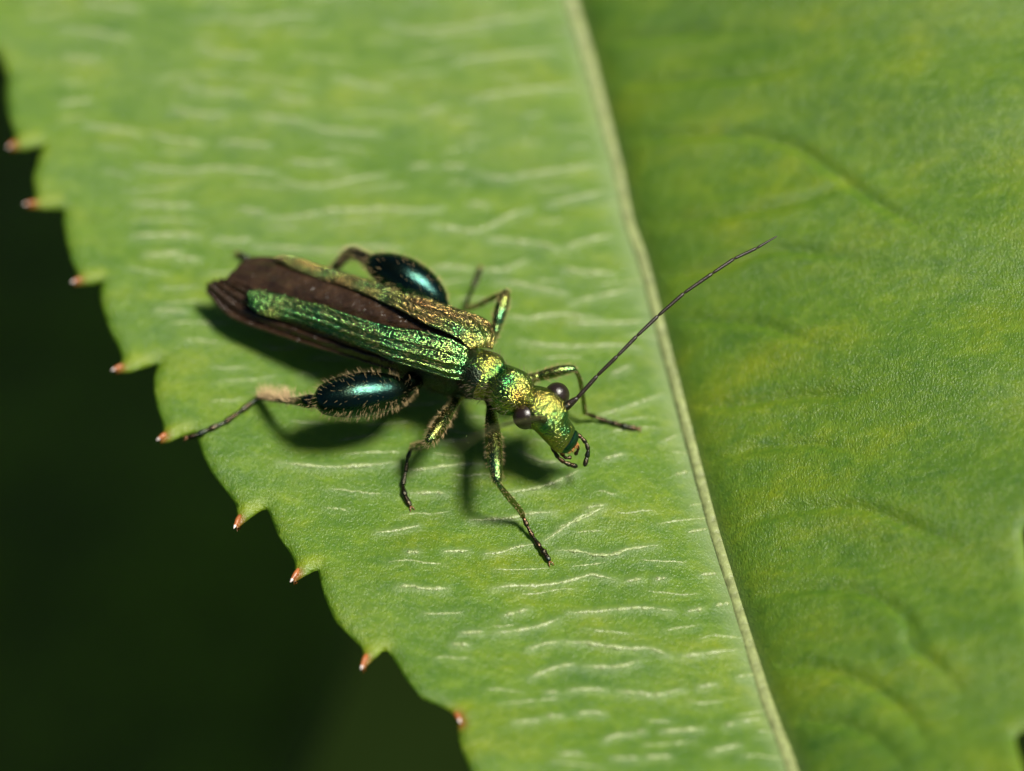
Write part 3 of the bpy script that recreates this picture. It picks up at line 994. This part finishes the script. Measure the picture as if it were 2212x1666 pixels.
# front leg towards the camera
mk_leg([(1050, 842, 1.45, .15), (1058, 862, 1.35, .12), (1061, 880, 1.35, .10), (1062, 906, 1.40, .135), (1066, 950, 1.5, .175), (1070, 1000, 1.55, .16), (1073, 1030, 1.5, .115), (1074, 1042, 1.46, .09)],
       [(1074, 1043, 1.44, .05), (1096, 1071, 1.1, .068), (1121, 1100, .62, .062), (1130, 1116, .40, .058)],
       [(1130, 1116, .40, .055), (1139, 1137, .20, .048), (1151, 1159, .10, .05), (1166, 1182, .08, .062), (1177, 1196, .08, .075), (1187, 1213, .06, .03)],
       M_LEG, 'slim green front leg on the side of the toothed leaf edge', std_hair(420, .09, 120, .045))
# front leg on the far side
mk_leg([(1140, 822, 1.5, .13), (1158, 815, 1.45, .10), (1180, 809, 1.5, .115), (1210, 801, 1.58, .115), (1234, 797, 1.6, .085), (1241, 798, 1.58, .065)],
       [(1242, 799, 1.56, .042), (1252, 818, 1.3, .05), (1259, 856, .85, .05), (1264, 893, .40, .052)],
       [(1264, 893, .35, .048), (1286, 901, .16, .045), (1310, 909, .10, .045), (1334, 916, .08, .055), (1354, 922, .08, .07), (1376, 926, .06, .03)],
       M_LEG, 'slim green front leg reaching past the eye under the long antenna', std_hair(260, .09, 90, .045))
# middle leg towards the camera
mk_leg([(996, 846, 1.3, .16), (987, 862, 1.25, .12), (980, 876, 1.28, .10), (966, 895, 1.36, .13), (949, 922, 1.46, .155), (935, 942, 1.5, .13), (926, 954, 1.48, .10)],
       [(925, 956, 1.46, .055), (912, 962, 1.2, .075), (900, 964, .9, .07), (890, 966, .6, .06)],
       [(890, 966, .55, .05), (880, 990, .34, .048), (876, 1020, .18, .048), (870, 1048, .08, .055), (874, 1070, .08, .072), (887, 1094, .05, .03)],
       M_LEG, 'hairy middle leg bent back beside the thorax', std_hair(420, .12, 260, .09))
# middle leg on the far side
mk_leg([(1050, 738, 1.6, .15), (1064, 728, 1.5, .11), (1071, 712, 1.5, .10), (1078, 684, 1.62, .14), (1086, 655, 1.72, .14), (1091, 638, 1.75, .11), (1092, 631, 1.74, .08)],
       [(1091, 632, 1.72, .05), (1062, 645, 1.3, .06), (1030, 661, .8, .055), (1006, 668, .40, .05)],
       [(1006, 668, .35, .045), (1012, 645, .14, .045), (1020, 626, .08, .05), (1030, 603, .08, .075), (1037, 580, .06, .032)],
       M_LEG, 'blue green middle leg raised behind the bronze wing case', std_hair(340, .09, 160, .09))


# hind leg towards the camera, with the swollen thigh
def hind_hair(v, f, fp, tv, tf, tp):
    ax = axis_of(fp)
    tx = axis_of(tp)
    return [(v, f, ax, 1000, .14, .95, lambda c, n: np.where(n[:, 2] < .35, 1.0, .18), .0021, 'leg_hair'),
            (tv, tf, tx * .5, 240, .12, .8, None, .003, 'leg_hair'),
            (tv, tf, np.array([-.1, .25, .9]), 260, .27, .35, lambda c, n: (n[:, 2] > .1) * ((c - tp[0]) @ tx > .35 * np.linalg.norm(tp[-1] - tp[0])) + 1e-9, .0042, 'tibia_fringe')]


mk_leg([(900, 815, 1.35, .22), (880, 834, 1.5, .2), (868, 842, 1.56, .27), (845, 846, 1.62, .37), (815, 849, 1.66, .44), (780, 853, 1.7, .475), (745, 857, 1.74, .45), (712, 862, 1.76, .37), (692, 865, 1.76, .29), (685, 866, 1.75, .2)],
       [(686, 866, 1.72, .10), (668, 867, 1.6, .15), (645, 867, 1.35, .10), (628, 866, 1.1, .08), (590, 861, .6, .075), (562, 857, .25, .07)],
       [(562, 857, .2, .06), (520, 888, .09, .058), (485, 913, .08, .058), (452, 927, .08, .06), (428, 939, .07, .07), (406, 945, .02, .035)],
       M_HIND, 'swollen blue-black hind thigh leg towards the toothed leaf edge', hind_hair)
def far_hind_hair(v, f, fp, tv, tf, tp):
    return [(v, f, axis_of(fp), 900, .12, .9, lambda c, n: np.where(n[:, 2] < .5, 1.0, .15), .0025, 'leg_hair'),
            (tv, tf, axis_of(tp) * .5, 420, .12, .8, None, .003, 'leg_hair')]


mk_leg([(965, 690, 1.45, .2), (950, 665, 1.62, .22), (938, 648, 1.72, .32), (912, 625, 1.82, .42), (878, 603, 1.9, .45), (845, 586, 1.92, .40), (818, 574, 1.9, .30), (802, 567, 1.86, .20)],
       [(802, 566, 1.84, .13), (780, 554, 1.8, .13), (760, 545, 1.66, .12), (742, 558, 1.35, .11), (716, 586, .85, .09), (690, 604, .40, .07)],
       [(690, 604, .35, .06), (640, 590, .12, .055), (590, 574, .10, .055), (545, 560, .10, .06), (524, 553, .12, .08), (514, 548, .10, .035)],
       M_HIND, 'swollen blue-black hind thigh leg behind the bronze wing case', far_hind_hair)


# antennae: eleven joints each
def antenna(pts, radii, label):
    base = mesh_obj('antenna', *tube(pts[0:2], radii[0:2], 16, 12), M_DARK, beetle)
    base['label'] = label
    for i in range(1, len(pts) - 1):
        a, b = pts[i], pts[i + 1]
        d = b - a
        r0, r1 = radii[i], radii[i + 1]
        v, f = tube([a - d * .015, a + d * .12, a + d * .85, a + d * .985], [r0 * .75, r0 * .95, r1 * 1.12, r1 * .95], 14, 10)
        mesh_obj('segment', v, f, M_ANT, base)
    return base


AF = [(1214, 886, 2.0), (1230, 873, 2.08), (1247, 860, 2.2), (1291, 811, 2.5), (1334, 769, 2.75), (1376, 726, 2.95), (1422, 682, 3.15), (1478, 633, 3.4), (1540, 590, 3.6), (1586, 559, 3.72), (1635, 536, 3.8), (1679, 510, 3.9)]
antenna(PP(AF), [.085, .085, .048, .039, .038, .037, .037, .036, .035, .033, .030, .014], 'long dark antenna stretched out over the midrib')
# the other one points out at the camera and blurs away
b0 = P(1180, 908, 1.98)
b1 = P(1066, 925, 4.6)
b2 = P(960, 985, 7.6)
ctrl = catmull(np.array([b0, b0 * .75 + b1 * .25 + [0, 0, .12], b1, b2]), 12)
antenna(ctrl, [.08, .07, .044, .036, .035, .034, .034, .033, .032, .030, .028, .012], 'blurred antenna rising off the leaf across one eye')

# mouthparts
lp = PP([(1216, 938, 1.50), (1223, 948, 1.46), (1231, 960, 1.36), (1236, 968, 1.28)])
mesh_obj('labrum', *sweep([[*lp[0], .22, .07, .08], [*lp[1], .30, .13, .1], [*lp[2], .28, .11, .08], [*lp[3], .17, .05, .04]], 18, 24), M_LABRUM, beetle)
for pts in ([(1236, 958, 1.25), (1246, 962, 1.15), (1250, 970, 1.05)], [(1218, 972, 1.25), (1214, 980, 1.15), (1220, 986, 1.05)]):
    q = PP(pts)
    mesh_obj('mandible', *tube(q, [.07, .055, .02], 12, 10), M_MOUTH, beetle)
fr = PP([(1222, 972, 1.3), (1230, 969, 1.3), (1238, 965, 1.3), (1244, 958, 1.3)])
fb = catmull(fr, 60)
hv, hf = needles(fb + .02 * RNG.standard_normal((60, 3)), np.tile(np.array([.35, -.75, -.35]), (60, 1)) + .25 * RNG.standard_normal((60, 3)), .12, .006)
o = mesh_obj('mouth_fringe', hv, hf, M_MOUTH, beetle); o['kind'] = 'stuff'


def palp(pts, radii):
    q = PP(pts)
    segs = []
    for i in range(len(q) - 1):
        d = q[i + 1] - q[i]
        segs.append(tube([q[i] - d * .04, q[i] + d * .3, q[i] + d * .8, q[i] + d * 1.0], [radii[i] * .7, radii[i], radii[i + 1] * 1.15, radii[i + 1] * .8], 12, 10))
    v, f = merge(segs)
    mesh_obj('palp', v, f, M_DARK, beetle)


palp([(1243, 936, 1.35), (1256, 945, 1.3), (1266, 957, 1.2), (1271, 972, 1.1), (1268, 988, .98), (1263, 1006, .88)], [.045, .04, .042, .042, .05, .045])
palp([(1192, 964, 1.3), (1198, 977, 1.25), (1206, 989, 1.15), (1219, 999, 1.05), (1232, 1004, .96), (1246, 1008, .9)], [.045, .04, .042, .042, .05, .045])
palp([(1214, 978, 1.2), (1217, 986, 1.1), (1224, 990, 1.05), (1233, 988, 1.0)], [.03, .03, .03, .04])
palp([(1248, 963, 1.2), (1249, 972, 1.1), (1243, 982, 1.0)], [.03, .03, .04])
